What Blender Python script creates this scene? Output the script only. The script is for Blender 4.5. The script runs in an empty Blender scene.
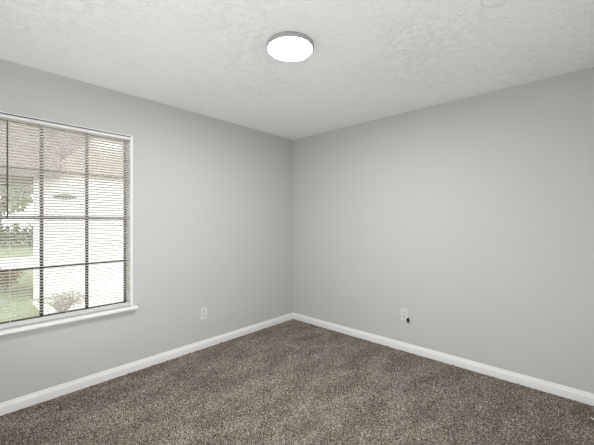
import bpy, bmesh, math, random
import numpy as np
from mathutils import Vector, Matrix

random.seed(4)
rng = np.random.default_rng(7)
C = bpy.context.scene
COL = C.collection

# ------------------------------------------------------------------ camera
cam_data = bpy.data.cameras.new('camera')
cam = bpy.data.objects.new('camera', cam_data)
COL.objects.link(cam)
C.camera = cam
cam_data.sensor_width = 36.0
cam_data.lens = 314.0 / 594.0 * 36.0
cam_data.shift_y = -1.0 / 594.0
cam_data.clip_start = 0.02
cam.location = (2.949, -3.116, 1.326)
cam.rotation_euler = (math.radians(90), 0, math.radians(42.7))

# ------------------------------------------------------------------ light and exposure
LAMP_RADIANCE = 182.0
SKY = 2.8
FLASH_WATTS = 13.0
w = bpy.data.worlds.new('overcast_sky')
C.world = w
w.use_nodes = True
bg = w.node_tree.nodes['Background']
bg.inputs['Color'].default_value = (0.97, 0.985, 1.0, 1)
bg.inputs['Strength'].default_value = SKY
# unseen lights added behind the camera: a flash bounced off the back wall,
# two low upward fills put in to brighten the ceiling
def added_light(name, watts, size, loc, aim):
    l = bpy.data.lights.new(name, 'AREA')
    l.shape = 'DISK'
    l.size = size
    l.energy = watts
    l.color = (0.965, 0.985, 1.02)
    o = bpy.data.objects.new(name, l)
    COL.objects.link(o)
    o.location = loc
    o.rotation_euler = Vector(aim).to_track_quat('-Z', 'Y').to_euler()
added_light('bounce_flash', FLASH_WATTS, 0.3, (2.9, -3.1, 1.45), (-0.5, -0.8, 0.5))
added_light('left_fill', 9.5, 0.4, (1.0, -3.22, 0.25), (0.3, 0.6, 0.9))
added_light('right_fill', 20.0, 0.4, (2.93, -2.96, 0.25), (-0.85, 0.95, 0.55))
C.view_settings.view_transform = 'Standard'
C.view_settings.look = 'None'
C.view_settings.exposure = 0.0
C.view_settings.gamma = 1.0
C.view_settings.use_curve_mapping = False
C.cycles.max_bounces = 14
C.cycles.diffuse_bounces = 8
C.cycles.transparent_max_bounces = 16

# ------------------------------------------------------------------ materials
def mat(name, color, rough=0.6, spec=0.3, metallic=0.0):
    m = bpy.data.materials.new(name)
    m.use_nodes = True
    p = m.node_tree.nodes['Principled BSDF']
    p.inputs['Base Color'].default_value = (*color, 1)
    p.inputs['Roughness'].default_value = rough
    p.inputs['Specular IOR Level'].default_value = spec
    p.inputs['Metallic'].default_value = metallic
    return m

def nodes(m):
    nt = m.node_tree
    return nt, nt.nodes, nt.links, nt.nodes['Principled BSDF']

def coords(nt, scale=(1, 1, 1)):
    tc = nt.nodes.new('ShaderNodeTexCoord')
    mp = nt.nodes.new('ShaderNodeMapping')
    mp.inputs['Scale'].default_value = scale
    nt.links.new(tc.outputs['Object'], mp.inputs['Vector'])
    return mp.outputs['Vector']

def noise(nt, vec, scale, detail=2.0, rough=0.5):
    n = nt.nodes.new('ShaderNodeTexNoise')
    n.inputs['Scale'].default_value = scale
    n.inputs['Detail'].default_value = detail
    n.inputs['Roughness'].default_value = rough
    nt.links.new(vec, n.inputs['Vector'])
    return n.outputs['Fac']

def ramp(nt, fac, stops):
    r = nt.nodes.new('ShaderNodeValToRGB')
    el = r.color_ramp.elements
    el[0].position, el[0].color = stops[0][0], (*stops[0][1], 1)
    el[1].position, el[1].color = stops[-1][0], (*stops[-1][1], 1)
    for pos, c in stops[1:-1]:
        e = el.new(pos)
        e.color = (*c, 1)
    nt.links.new(fac, r.inputs['Fac'])
    return r.outputs['Color']

def bump(nt, height, p, strength, dist):
    b = nt.nodes.new('ShaderNodeBump')
    b.inputs['Strength'].default_value = strength
    b.inputs['Distance'].default_value = dist
    nt.links.new(height, b.inputs['Height'])
    nt.links.new(b.outputs['Normal'], p.inputs['Normal'])

def mixc(nt, a, b, fac, mode='MIX'):
    m = nt.nodes.new('ShaderNodeMix')
    m.data_type = 'RGBA'
    m.blend_type = mode
    if isinstance(fac, (int, float)):
        m.inputs[0].default_value = fac
    else:
        nt.links.new(fac, m.inputs[0])
    nt.links.new(a, m.inputs[6])
    nt.links.new(b, m.inputs[7])
    return m.outputs[2]

def wall_mat(name, color):
    m = mat(name, color, 0.55, 0.25)
    nt, N, L, p = nodes(m)
    v = coords(nt)
    bump(nt, noise(nt, v, 180, 3), p, 0.12, 0.002)
    return m

M_WALL = wall_mat('grey_wall_paint', (0.550, 0.546, 0.531))

M_CEIL = mat('white_knockdown_ceiling', (0.92, 0.92, 0.91), 0.8, 0.1)
nt, N, L, p = nodes(M_CEIL)
v = coords(nt)
a = noise(nt, v, 26, 4, 0.62)
r1 = ramp(nt, a, [(0.50, (0, 0, 0)), (0.62, (1, 1, 1))])
patch = ramp(nt, noise(nt, v, 1.6, 1), [(0.40, (0.40,) * 3), (0.66, (1, 1, 1))])
mm = mixc(nt, r1, patch, 1.0, 'MULTIPLY')
bump(nt, mm, p, 0.62, 0.008)

M_WHITE = mat('white_semigloss_trim', (0.82, 0.815, 0.80), 0.35, 0.4)
M_PLATE = mat('white_plastic_plate', (0.68, 0.675, 0.655), 0.35, 0.4)
M_SLOT = mat('dark_slot', (0.03, 0.03, 0.03), 0.6)
M_RECEPT = mat('receptacle_plastic', (0.60, 0.595, 0.575), 0.4, 0.4)
M_DET = mat('aged_white_plastic', (0.87, 0.865, 0.85), 0.5, 0.3)
M_BLACK = mat('black_rubber', (0.012, 0.012, 0.012), 0.5)
M_BRONZE = mat('dark_bronze_aluminium', (0.085, 0.070, 0.064), 0.45, 0.4)
M_STRIP = mat('dark_strip', (0.05, 0.05, 0.05), 0.8)
M_RIM = mat('light_housing_white', (0.42, 0.42, 0.41), 0.4, 0.3)
M_RAIL = mat('white_blind_rail', (0.60, 0.595, 0.58), 0.4, 0.3)
M_CORD = mat('white_cord', (0.80, 0.79, 0.76), 0.7)
M_WAND = mat('smoky_wand', (0.09, 0.075, 0.065), 0.3, 0.5)
M_METAL = mat('screw_metal', (0.6, 0.6, 0.58), 0.35, 0.5, 0.8)

# slats: thin white vinyl, lets some daylight through
M_SLAT = mat('white_vinyl_slat', (0.88, 0.87, 0.85), 0.45, 0.3)
nt, N, L, p = nodes(M_SLAT)
tr = N.new('ShaderNodeBsdfTranslucent')
tr.inputs['Color'].default_value = (0.90, 0.875, 0.84, 1)
mx = N.new('ShaderNodeMixShader')
mx.inputs[0].default_value = 0.5
L.new(p.outputs[0], mx.inputs[1])
L.new(tr.outputs[0], mx.inputs[2])
L.new(mx.outputs[0], N['Material Output'].inputs['Surface'])

# window glass: a thin pane, clear with a fresnel reflection
M_GLASS = bpy.data.materials.new('window_glass')
M_GLASS.use_nodes = True
nt = M_GLASS.node_tree
nt.nodes.remove(nt.nodes['Principled BSDF'])
t_ = nt.nodes.new('ShaderNodeBsdfTransparent')
t_.inputs['Color'].default_value = (0.96, 0.975, 0.965, 1)
g_ = nt.nodes.new('ShaderNodeBsdfGlossy')
g_.inputs['Roughness'].default_value = 0.18
fr = nt.nodes.new('ShaderNodeFresnel')
fr.inputs['IOR'].default_value = 1.45
mx = nt.nodes.new('ShaderNodeMixShader')
nt.links.new(fr.outputs[0], mx.inputs[0])
nt.links.new(t_.outputs[0], mx.inputs[1])
nt.links.new(g_.outputs[0], mx.inputs[2])
nt.links.new(mx.outputs[0], nt.nodes['Material Output'].inputs['Surface'])

M_LED = mat('led_diffuser', (0.9, 0.9, 0.9), 0.5)
nt, N, L, p = nodes(M_LED)
p.inputs['Emission Color'].default_value = (0.965, 0.985, 1.02, 1)
p.inputs['Emission Strength'].default_value = LAMP_RADIANCE

# carpet: heathered yarns in taupe, cream and brown, tufts leaning in vacuum tracks
M_CARPET = mat('heathered_taupe_carpet', (0.2, 0.18, 0.15), 0.95, 0.05)
nt, N, L, p = nodes(M_CARPET)
v = coords(nt)
f1 = noise(nt, v, 130, 3, 0.75)
yarn = ramp(nt, f1, [(0.36, (0.018, 0.014, 0.010)), (0.445, (0.105, 0.086, 0.069)),
                     (0.535, (0.245, 0.213, 0.181)), (0.645, (0.60, 0.545, 0.48))])
v2 = coords(nt, (2.6, 1.2, 1))
t1 = noise(nt, v2, 2.2, 4, 0.62)
tone = ramp(nt, t1, [(0.42, (0.87, 0.85, 0.83)), (0.58, (1.18, 1.18, 1.17))])
tot = mixc(nt, yarn, tone, 1.0, 'MULTIPLY')
L.new(tot, p.inputs['Base Color'])
bump(nt, noise(nt, v, 140, 2, 0.6), p, 0.7, 0.008)

# ------------------------------------------------------------------ mesh helpers
def link_bm(name, bm, m, parent=None, smooth=False):
    bmesh.ops.recalc_face_normals(bm, faces=bm.faces[:])
    me = bpy.data.meshes.new(name)
    bm.to_mesh(me)
    bm.free()
    if smooth:
        me.polygons.foreach_set('use_smooth', [True] * len(me.polygons))
    o = bpy.data.objects.new(name, me)
    COL.objects.link(o)
    for k in (m if isinstance(m, (list, tuple)) else [m]):
        me.materials.append(k)
    if parent is not None:
        o.parent = parent
        o.matrix_parent_inverse = Matrix.Identity(4)
    return o

def add_box(bm, x0, x1, y0, y1, z0, z1, bev=0.0):
    r = bmesh.ops.create_cube(bm, size=1.0)
    vs = r['verts']
    for q in vs:
        q.co = Vector(((x0 + x1) / 2 + q.co.x * (x1 - x0),
                       (y0 + y1) / 2 + q.co.y * (y1 - y0),
                       (z0 + z1) / 2 + q.co.z * (z1 - z0)))
    if bev > 0:
        es = list({e for q in vs for e in q.link_edges})
        bmesh.ops.bevel(bm, geom=es, offset=bev, segments=2, profile=0.6, affect='EDGES')

def box(name, dims, m, parent=None, bev=0.0):
    bm = bmesh.new()
    add_box(bm, *dims, bev=bev)
    return link_bm(name, bm, m, parent)

def add_prism(bm, pts, axis_from, axis_to, put):
    """extrude a closed outline; put(u, v, s) gives a point"""
    a = [bm.verts.new(put(u, v_, axis_from)) for u, v_ in pts]
    b = [bm.verts.new(put(u, v_, axis_to)) for u, v_ in pts]
    n = len(pts)
    for i in range(n):
        bm.faces.new((a[i], a[(i + 1) % n], b[(i + 1) % n], b[i]))
    bm.faces.new(a[::-1])
    bm.faces.new(b)

def add_tube(bm, p0, p1, r0, r1=None, seg=10):
    r1 = r0 if r1 is None else r1
    p0, p1 = Vector(p0), Vector(p1)
    d = (p1 - p0).normalized()
    s = d.orthogonal().normalized()
    t = d.cross(s)
    A, B = [], []
    for i in range(seg):
        an = 2 * math.pi * i / seg
        o = s * math.cos(an) + t * math.sin(an)
        A.append(bm.verts.new(p0 + o * r0))
        B.append(bm.verts.new(p1 + o * r1))
    for i in range(seg):
        j = (i + 1) % seg
        bm.faces.new((A[i], A[j], B[j], B[i]))
    bm.faces.new(A[::-1])
    bm.faces.new(B)

def add_lathe(bm, prof, seg=64):
    rings = []
    for r, z in prof:
        if r < 1e-6:
            rings.append([bm.verts.new((0, 0, z))])
        else:
            rings.append([bm.verts.new((r * math.cos(2 * math.pi * i / seg), r * math.sin(2 * math.pi * i / seg), z)) for i in range(seg)])
    for a, b in zip(rings, rings[1:]):
        for i in range(seg):
            j = (i + 1) % seg
            q = [a[i % len(a)], a[j % len(a)], b[j % len(b)], b[i % len(b)]]
            u = []
            for k in q:
                if k not in u:
                    u.append(k)
            if len(u) > 2:
                bm.faces.new(u)

def empty(name, loc, rz=0.0):
    o = bpy.data.objects.new(name, None)
    COL.objects.link(o)
    o.location = loc
    o.rotation_euler = (0, 0, rz)
    o.empty_display_size = 0.1
    return o

def tag(o, label, cat, group=None, kind=None):
    o['label'] = label
    o['category'] = cat
    if group:
        o['group'] = group
    if kind:
        o['kind'] = kind
    return o

def structure(o, label=None, cat=None):
    o['kind'] = 'structure'
    if label:
        o['label'] = label
        o['category'] = cat
    return o

# ------------------------------------------------------------------ room shell
RX, RY, H, T = 3.15, -3.38, 2.44, 0.15
WY0, WY1, WZ0, WZ1 = -2.995, -2.077, 0.553, 2.072      # window opening

# carpeted floor: a fine mesh of tufts
step = 0.0075
nx, ny = int(RX / step), int(-RY / step)
xs = np.linspace(0.0, RX, nx)
ys = np.linspace(RY, 0.0, ny)
X, Y = np.meshgrid(xs, ys, indexing='ij')
rough_ = rng.normal(0, 1, X.shape)
soft = (rough_ + np.roll(rough_, 1, 0) + np.roll(rough_, 1, 1) + np.roll(rough_, (1, 1), (0, 1))) / 2
Z = 0.0030 * soft + 0.0012 * rough_
Z -= 0.002
verts = np.stack([X, Y, Z], -1).reshape(-1, 3)
idx = np.arange(nx * ny).reshape(nx, ny)
quads = np.stack([idx[:-1, :-1], idx[1:, :-1], idx[1:, 1:], idx[:-1, 1:]], -1).reshape(-1, 4)
me = bpy.data.meshes.new('floor')
me.vertices.add(len(verts))
me.vertices.foreach_set('co', verts.astype(np.float32).ravel())
me.loops.add(quads.size)
me.loops.foreach_set('vertex_index', quads.astype(np.int32).ravel())
me.polygons.add(len(quads))
me.polygons.foreach_set('loop_start', (np.arange(len(quads)) * 4).astype(np.int32))
me.polygons.foreach_set('loop_total', np.full(len(quads), 4, np.int32))
me.polygons.foreach_set('use_smooth', np.ones(len(quads), bool))
me.update(calc_edges=True)
me.validate()
me.materials.append(M_CARPET)
floor = bpy.data.objects.new('floor', me)
COL.objects.link(floor)
structure(floor, 'mottled taupe brown cut pile carpet covering the whole room floor', 'carpet')

structure(box('ceiling', (-T, RX + T, RY - T, T, H, H + 0.12), M_CEIL),
          'white textured ceiling over the empty room', 'ceiling')

bm = bmesh.new()
add_box(bm, -T, 0, RY - T, WY0, -0.12, H)
add_box(bm, -T, 0, WY1, 0, -0.12, H)
add_box(bm, -T, 0, WY0, WY1, -0.12, WZ0)
add_box(bm, -T, 0, WY0, WY1, WZ1, H)
structure(link_bm('wall_left', bm, M_WALL), 'light grey wall holding the window', 'wall')
structure(box('wall_right', (-T, RX + T, 0, T, -0.12, H), M_WALL), 'plain light grey wall right of the corner', 'wall')
structure(box('wall_near', (RX, RX + T, RY - T, 0, -0.12, H), M_WALL), 'light grey wall beside the camera', 'wall')
structure(box('wall_back', (0, RX, RY - T, RY, -0.12, H), M_WALL), 'light grey wall behind the camera', 'wall')

# baseboards: flat face with a sloped, rounded cap
BASE = [(0, 0), (0.013, 0), (0.013, 0.052), (0.0115, 0.058), (0.007, 0.069), (0.0055, 0.080), (0.003, 0.084), (0, 0.084)]
def baseboard(name, put, s0, s1, label):
    bm = bmesh.new()
    add_prism(bm, BASE, s0, s1, put)
    structure(link_bm(name, bm, M_WHITE), label, 'baseboard')
baseboard('baseboard_left', lambda u, v_, s: (u, s, v_), RY, 0, 'white baseboard along the window wall')
baseboard('baseboard_right', lambda u, v_, s: (s, -u, v_), 0, RX, 'white baseboard along the plain right wall')
baseboard('baseboard_near', lambda u, v_, s: (RX - u, s, v_), RY, 0, 'white baseboard on the wall beside the camera')
baseboard('baseboard_back', lambda u, v_, s: (s, RY + u, v_), 0, RX, 'white baseboard on the wall behind the camera')

# ------------------------------------------------------------------ window
win = empty('window_1', (0, 0, 0))
structure(win, 'single hung window with dark bronze grilles and a white sill in the left wall', 'window')
LT = 0.004
SILL_TOP = 0.584
bm = bmesh.new()                                        # white jamb liner with a slim face flange
add_box(bm, -T, 0.001, WY1 - LT, WY1, SILL_TOP - 0.01, WZ1 - 0.006)
add_box(bm, -T, 0.001, WY0, WY0 + LT, SILL_TOP - 0.01, WZ1 - 0.006)
add_box(bm, -T, 0.001, WY0, WY1, WZ1 - 0.006 - LT, WZ1 - 0.006)
add_box(bm, -0.001, 0.005, WY1 - 0.001, WY1 + 0.015, SILL_TOP - 0.01, WZ1 + 0.010, 0.0012)
add_box(bm, -0.001, 0.005, WY0 - 0.015, WY0 + 0.001, SILL_TOP - 0.01, WZ1 + 0.010, 0.0012)
add_box(bm, -0.001, 0.004, WY0 - 0.015, WY1 + 0.015, WZ1 + 0.0012, WZ1 + 0.008, 0.0012)
link_bm('window_frame', bm, M_WHITE, win)
o = box('head_strip', (-T, 0.003, WY0, WY1, WZ1 - 0.006, WZ1 + 0.0012), M_STRIP, win)  # thin dark grey strip running along the window head
o['label'] = 'dark grey line above the window'
# sill with rounded nose and side horns
NOSE = [(-0.10, SILL_TOP - 0.030), (0.040, SILL_TOP - 0.030), (0.047, SILL_TOP - 0.026), (0.050, SILL_TOP - 0.018),
        (0.049, SILL_TOP - 0.008), (0.044, SILL_TOP - 0.002), (0.036, SILL_TOP), (-0.10, SILL_TOP)]
bm = bmesh.new()
add_prism(bm, NOSE, WY0 + 0.0, WY1 - 0.0, lambda u, v_, s: (u, s, v_))
HORN = [(0.0, SILL_TOP - 0.030)] + NOSE[1:7] + [(0.0, SILL_TOP)]
add_prism(bm, HORN, WY1, WY1 + 0.045, lambda u, v_, s: (u, s, v_))
add_prism(bm, HORN, WY0 - 0.045, WY0, lambda u, v_, s: (u, s, v_))
link_bm('window_sill', bm, M_WHITE, win)
# bronze sashes behind the blind
FX0, FX1 = -0.135, -0.105
IY0, IY1, IZ0, IZ1 = WY0 + LT, WY1 - LT, SILL_TOP, WZ1 - 0.006 - LT
bm = bmesh.new()
add_box(bm, FX0, FX1, IY0, IY0 + 0.022, IZ0, IZ1, 0.002)
add_box(bm, FX0, FX1, IY1 - 0.012, IY1, IZ0, IZ1, 0.002)
add_box(bm, FX0, FX1, IY0, IY1, IZ1 - 0.010, IZ1, 0.002)
add_box(bm, FX0, FX1, IY0, IY1, IZ0, IZ0 + 0.022, 0.002)
link_bm('sash_frame', bm, M_BRONZE, win)
bm = bmesh.new()
add_box(bm, FX0, FX1 + 0.008, IY0, IY1, 1.343, 1.368, 0.002)
link_bm('meeting_rail', bm, M_BRONZE, win)
bm = bmesh.new()
for y in (-2.676, -2.380):
    add_box(bm, -0.128, -0.108, y - 0.011, y + 0.011, IZ0, IZ1, 0.002)
for z in (1.712, 0.975):
    add_box(bm, -0.128, -0.108, IY0, IY1, z - 0.008, z + 0.008, 0.002)
link_bm('grille', bm, M_BRONZE, win)
box('glass_pane', (-0.1200, -0.1170, IY0 + 0.004, IY1 - 0.004, IZ0 + 0.004, IZ1 - 0.004), M_GLASS, win)

# ------------------------------------------------------------------ venetian blind
BX = -0.013
blind = empty('venetian_blind', (BX, (WY0 + WY1) / 2, SILL_TOP + 0.004))
tag(blind, 'white mini venetian blind with open slats hanging in the window recess', 'blind')
OFF = -blind.location
def local(bm):
    bmesh.ops.translate(bm, verts=bm.verts[:], vec=OFF)
    return bm
BY0, BY1 = IY0 + 0.004, IY1 - 0.001
bm = bmesh.new()
add_box(bm, BX - 0.013, BX + 0.013, BY0, BY1, IZ1 - 0.016, IZ1 - 0.001, 0.002)
link_bm('headrail', local(bm), M_WHITE, blind)
bm = bmesh.new()
zb, zt, pitch, wid, tilt = 0.638, IZ1 - 0.025, 0.0213, 0.0250, math.radians(21)
n = int((zt - zb) / pitch)
for k in range(n + 1):
    z = zt - k * pitch
    top, bot = [], []
    for i in range(6):
        s = (i / 5 - 0.5)
        crown = 0.0018 * (1 - (2 * s) ** 2)
        lx, lz = s * wid, crown
        px = BX + lx * math.cos(tilt) - lz * math.sin(tilt)
        pz = z + lx * math.sin(tilt) + lz * math.cos(tilt)
        top.append((px, pz + 0.0004))
        bot.append((px, pz - 0.0004))
    add_prism(bm, top + bot[::-1], BY0 + 0.002, BY1 - 0.002, lambda u, v_, s_: (u, s_, v_))
zlast = zt - n * pitch
link_bm('slats', local(bm), M_SLAT, blind)
bm = bmesh.new()
add_box(bm, BX - 0.013, BX + 0.013, BY0 + 0.002, BY1 - 0.002, SILL_TOP + 0.004, SILL_TOP + 0.034, 0.003)
link_bm('bottom_rail', local(bm), M_RAIL, blind)
for y in (-2.865, -2.535, -2.21):
    bm = bmesh.new()
    for dx in (-0.0135, 0.0135):
        add_tube(bm, (BX + dx, y, SILL_TOP + 0.024), (BX + dx, y, IZ1 - 0.015), 0.0009, seg=6)
    link_bm('ladder_cord', local(bm), M_CORD, blind)
bm = bmesh.new()
add_tube(bm, (BX + 0.024, -2.879, 1.362), (BX + 0.024, -2.879, 2.012), 0.0042, seg=8)
add_tube(bm, (BX + 0.024, -2.879, 1.350), (BX + 0.024, -2.879, 1.366), 0.0058, 0.0046, seg=8)
add_tube(bm, (BX + 0.024, -2.879, 2.010), (BX + 0.010, -2.879, 2.028), 0.002, seg=6)
o = link_bm('tilt_wand', local(bm), M_WAND, blind)
o['label'] = 'dark thin tilt wand'

# ------------------------------------------------------------------ ceiling light
lamp = empty('ceiling_light', (1.575, -1.690, H))
tag(lamp, 'round flush white LED light glowing on the textured ceiling', 'ceiling light')
bm = bmesh.new()
add_lathe(bm, [(0.0, 0.0), (0.141, 0.0), (0.146, -0.003), (0.148, -0.010), (0.147, -0.026), (0.144, -0.031), (0.1395, -0.032), (0.1385, -0.026), (0, -0.026)])
link_bm('housing', bm, M_RIM, lamp, True)
bm = bmesh.new()
add_lathe(bm, [(0.1380, -0.0265), (0.1375, -0.0315), (0.133, -0.0335), (0.09, -0.0355), (0.0, -0.036)])
o = link_bm('diffuser', bm, M_LED, lamp, True)
o['label'] = 'glowing white round diffuser'

# round detector whose edge shows at the top of the view
det = empty('smoke_detector', (2.622, -1.309, H))
tag(det, 'pale round detector on ceiling cut off by the top edge of view', 'smoke detector')
bm = bmesh.new()
add_lathe(bm, [(0, 0), (0.066, 0), (0.068, -0.006), (0.067, -0.010), (0.0, -0.010)])
link_bm('base_ring', bm, M_DET, det, True)
bm = bmesh.new()
add_lathe(bm, [(0.060, -0.010), (0.058, -0.020), (0.050, -0.028), (0.03, -0.031), (0, -0.031)])
link_bm('cover', bm, M_DET, det, True)

# ------------------------------------------------------------------ outlets
def outlet(loc, rz, label):
    """faces local -y, back at y = 0"""
    t = empty('wall_outlet', loc, rz)
    tag(t, label, 'outlet', 'duplex outlets low on the walls')
    bm = bmesh.new()
    add_box(bm, -0.037, 0.037, -0.0055, 0, -0.060, 0.060, 0.0022)
    link_bm('faceplate', bm, M_PLATE, t)
    for dz in (0.0205, -0.0205):
        bm = bmesh.new()
        pts = []
        for i in range(24):
            an = 2 * math.pi * i / 24
            pts.append((max(-0.0145, min(0.0145, 0.0175 * math.cos(an))), 0.0150 * math.sin(an) + dz))
        add_prism(bm, pts, -0.0078, -0.0045, lambda u, v_, s: (u, s, v_))
        rc = link_bm('receptacle', bm, M_RECEPT, t)
        bm = bmesh.new()
        add_box(bm, -0.0075, -0.0050, -0.0081, -0.0070, dz - 0.001, dz + 0.008)
        add_box(bm, 0.0050, 0.0075, -0.0081, -0.0070, dz - 0.000, dz + 0.007)
        add_box(bm, -0.0026, 0.0026, -0.0081, -0.0070, dz - 0.010, dz - 0.005)
        link_bm('slots', bm, M_SLOT, rc)
    bm = bmesh.new()
    add_tube(bm, (0, -0.0045, 0), (0, -0.0068, 0), 0.0032, 0.0026, 12)
    link_bm('screw', bm, M_METAL, t)
    return t
outlet((0, -1.364, 0.365), math.radians(90), 'white duplex outlet on the window wall between window and corner')
outlet((1.575, 0, 0.371), 0, 'white duplex outlet on the plain right wall with black plug at corner')

# small black plug at the right outlet's lower right corner
bm = bmesh.new()
add_box(bm, -0.011, 0.011, -0.020, 0.0, -0.018, 0.018, 0.004)
add_tube(bm, (0, -0.012, -0.016), (0.003, -0.011, -0.030), 0.006, 0.004, 10)
o = link_bm('cable_plug', bm, M_BLACK)
o.location = (1.617, -0.0056, 0.327)
tag(o, 'tiny black plug at the lower right corner of the right wall outlet', 'plug')

# white scrap on the carpet at the right edge
bm = bmesh.new()
pts = []
for i in range(7):
    s = i / 6 - 0.5
    pts.append([bm.verts.new((s * 0.036, -0.009 + 0.003 * math.sin(i), 0.007 + 0.010 * abs(s))),
                bm.verts.new((s * 0.036, 0.009 + 0.002 * math.cos(i), 0.012 + 0.010 * abs(s)))])
for a, b in zip(pts, pts[1:]):
    bm.faces.new((a[0], b[0], b[1], a[1]))
ret = bmesh.ops.solidify(bm, geom=bm.faces[:], thickness=0.0012)
o = link_bm('paper_scrap', bm, M_WHITE)
o.location = (2.985, -0.245, 0.003)
o.rotation_euler = (0, 0, math.radians(40))
tag(o, 'tiny white scrap lying on the carpet at the far right edge', 'scrap')

# ------------------------------------------------------------------ outside
GZ = -0.20
def veg(name, c1, c2, sc):
    m = mat(name, c1, 0.8, 0.15)
    nt, N, L, p = nodes(m)
    col = ramp(nt, noise(nt, coords(nt), sc, 3, 0.6), [(0.35, c1), (0.65, c2)])
    L.new(col, p.inputs['Base Color'])
    return m
M_GRASS = veg('lawn_grass', (0.25, 0.285, 0.175), (0.34, 0.36, 0.245), 3.0)
M_LEAF = veg('tree_leaves', (0.48, 0.49, 0.37), (0.66, 0.66, 0.55), 0.9)
M_HEDGE = veg('hedge_leaves', (0.17, 0.18, 0.12), (0.34, 0.35, 0.25), 1.5)
M_BUSH = veg('reddish_bush_leaves', (0.40, 0.27, 0.20), (0.52, 0.48, 0.22), 4.0)
M_TWIG = veg('grey_twigs', (0.40, 0.38, 0.33), (0.55, 0.53, 0.46), 8.0)
M_BARK = veg('bark', (0.2, 0.17, 0.14), (0.3, 0.27, 0.23), 6.0)
M_CONC = veg('pale_concrete', (0.62, 0.60, 0.57), (0.72, 0.70, 0.67), 2.0)
M_STUC = veg('white_house_paint', (0.86, 0.85, 0.84), (0.90, 0.89, 0.88), 2.0)
M_TAN = veg('tan_pink_siding', (0.52, 0.44, 0.395), (0.57, 0.49, 0.44), 2.0)
M_ROOF = veg('pale_roof_shingle', (0.27, 0.225, 0.205), (0.34, 0.29, 0.265), 9.0)
M_PLQ = mat('grey_plaque', (0.20, 0.20, 0.19), 0.5)

structure(box('ground_lawn', (-60, -T, -30, 30, GZ - 0.1, GZ), M_GRASS), 'green lawn outside the window', 'lawn')
structure(box('ground_street', (-14.6, -10.3, -30, 30, GZ, GZ + 0.012), M_CONC), 'pale concrete street beyond the lawn outside', 'street')
structure(box('ground_walkway', (-4.75, -2.2, -2.16, 8, GZ, GZ + 0.02), M_CONC), 'pale concrete walkway in front of the white house', 'walkway')

ha = math.radians(-12)
house = empty('neighbor_house', (-5.0, -2.10, GZ), ha)
tag(house, 'white neighbouring house with tan pink gable seen through the blind', 'house')
# local: +y along the front wall, -x into the house
box('front_wall', (-3.6, 0, 0, 6.0, 0, 2.46), M_STUC, house)
bm = bmesh.new()
add_prism(bm, [(0.15, 2.46), (6.2, 2.46), (6.2, 5.6), (3.3, 5.6)], -3.6, 0.05, lambda u, v_, s: (s, u, v_))
link_bm('gable', bm, M_TAN, house)
bm = bmesh.new()
add_prism(bm, [(0.38, 2.38), (0.38, 2.52), (-0.9, 3.55), (-1.7, 2.52), (-1.7, 2.38)], -3.5, 0.42, lambda u, v_, s: (u - 0.0, s, v_))
link_bm('porch_roof', bm, M_ROOF, house)
bm = bmesh.new()
add_prism(bm, [(-0.02, 2.50), (-1.8, 5.4), (-3.6, 2.50)], 0.3, 6.2, lambda u, v_, s: (u, s, v_))
link_bm('main_roof', bm, M_ROOF, house)
for px_, py_ in ((0.25, -3.35), (-1.5, -3.35)):
    box('porch_post', (px_ - 0.06, px_ + 0.06, py_ - 0.06, py_ + 0.06, 0, 2.4), M_STUC, house)
bm = bmesh.new()
pts = [(0.19 * math.cos(2 * math.pi * i / 28), 0.055 * math.sin(2 * math.pi * i / 28)) for i in range(28)]
add_prism(bm, pts, 0.0, 0.02, lambda u, v_, s: (s, u + 0.50, v_ + 2.03))
o = link_bm('wall_plaque', bm, M_PLQ, house)
o['label'] = 'oval grey plaque'

def leaf_ball(bm, c, rad, count, size, flat=1.0):
    c = Vector(c)
    for _ in range(count):
        d = Vector((random.gauss(0, 1), random.gauss(0, 1), random.gauss(0, 1))).normalized()
        q = c + Vector((d.x * rad, d.y * rad, d.z * rad * flat)) * (random.random() ** 0.4)
        a = Vector((random.gauss(0, 1), random.gauss(0, 1), random.gauss(0, 1))).normalized()
        b = a.orthogonal().normalized()
        s = size * random.uniform(0.6, 1.3)
        vs = [bm.verts.new(q + a * s), bm.verts.new(q + b * s * 0.5), bm.verts.new(q - a * s), bm.verts.new(q - b * s * 0.5)]
        bm.faces.new(vs)

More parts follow.
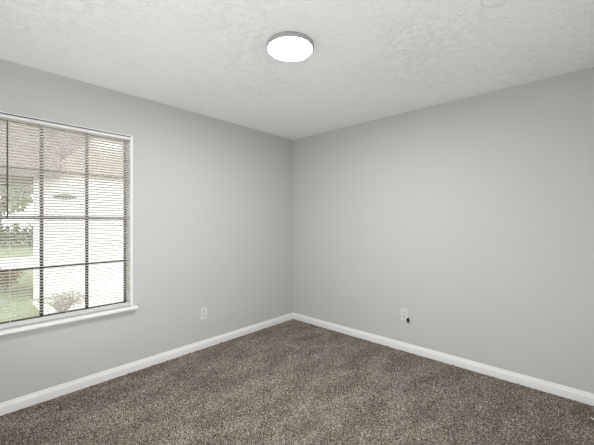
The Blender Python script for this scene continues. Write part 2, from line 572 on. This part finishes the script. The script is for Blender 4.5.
def tree(loc, h, r, label):
    t = empty('leafy_tree', loc)
    tag(t, label, 'tree', 'trees across the street')
    bm = bmesh.new()
    add_tube(bm, (0, 0, -0.05), (0.1, 0.05, h * 0.45), 0.20, 0.13)
    for k in range(5):
        an = k * 1.26
        add_tube(bm, (0.1, 0.05, h * 0.4), (r * 0.55 * math.cos(an), r * 0.55 * math.sin(an), h * 0.66), 0.09, 0.03, 7)
    link_bm('trunk', bm, M_BARK, t)
    bm = bmesh.new()
    for k in range(9):
        an = k * 2.4
        rr = r * (0.2 + 0.5 * (k / 9))
        leaf_ball(bm, (rr * math.cos(an), rr * math.sin(an), h * (0.38 + 0.055 * k)), r * 0.55, 520, 0.24)
    link_bm('crown', bm, M_LEAF, t)
tree((-25.5, -1.3, GZ), 8.5, 3.0, 'nearest leafy tree beyond the street, far left pane of window')
tree((-31.5, 4.0, GZ), 10.5, 3.4, 'tall leafy tree beyond the street, next to the white house edge')
tree((-38.0, -4.5, GZ), 11.5, 3.8, 'farthest leafy tree behind the others at window left')

def shrub(loc, rx, h, m, cat_label, leafy, name):
    t = empty(name, loc)
    tag(t, cat_label, 'bush')
    bm = bmesh.new()
    for k in range(26):
        an = random.uniform(0, 6.28)
        rr = rx * random.uniform(0.4, 1.0)
        mid = Vector((rr * 0.4 * math.cos(an), rr * 0.4 * math.sin(an), h * 0.5))
        tip = Vector((rr * math.cos(an), rr * math.sin(an), h * random.uniform(0.65, 1.0)))
        add_tube(bm, (0.03 * math.cos(an), 0.03 * math.sin(an), -0.02), mid, 0.008, 0.006, 5)
        add_tube(bm, mid, tip, 0.006, 0.002, 5)
    link_bm('branches', bm, M_TWIG, t)
    bm = bmesh.new()
    for k in range(14):
        an = random.uniform(0, 6.28)
        rr = rx * random.uniform(0, 0.8)
        leaf_ball(bm, (rr * math.cos(an), rr * math.sin(an), h * random.uniform(0.35, 0.85)), rx * 0.33, leafy, 0.028)
    link_bm('foliage', bm, m, t)
shrub((-6.4, -2.42, GZ), 0.42, 0.52, M_BUSH, 'reddish yellow bush on the lawn at the lower left of window', 90, 'garden_bush')
shrub((-3.40, -1.93, GZ + 0.02), 0.42, 0.33, M_TWIG, 'grey twiggy shrub in front of the white house wall', 22, 'twiggy_shrub')

# clipped hedge on the far side of the street
hedge = empty('hedge', (-22.5, -3.0, GZ))
tag(hedge, 'long low clipped hedge beyond the street under the trees', 'hedge')
bm = bmesh.new()
for k in range(34):
    leaf_ball(bm, (random.uniform(-0.3, 0.3), -7 + 14 * k / 33, 0.75), 0.75, 170, 0.10, 0.95)
link_bm('foliage', bm, M_HEDGE, hedge)
for k in range(12):
    y = -6.5 + 13 * k / 11
    bm = bmesh.new()
    add_tube(bm, (0, y, -0.03), (0.05, y + 0.1, 0.8), 0.04, 0.02, 6)
    link_bm('stem', bm, M_BARK, hedge)
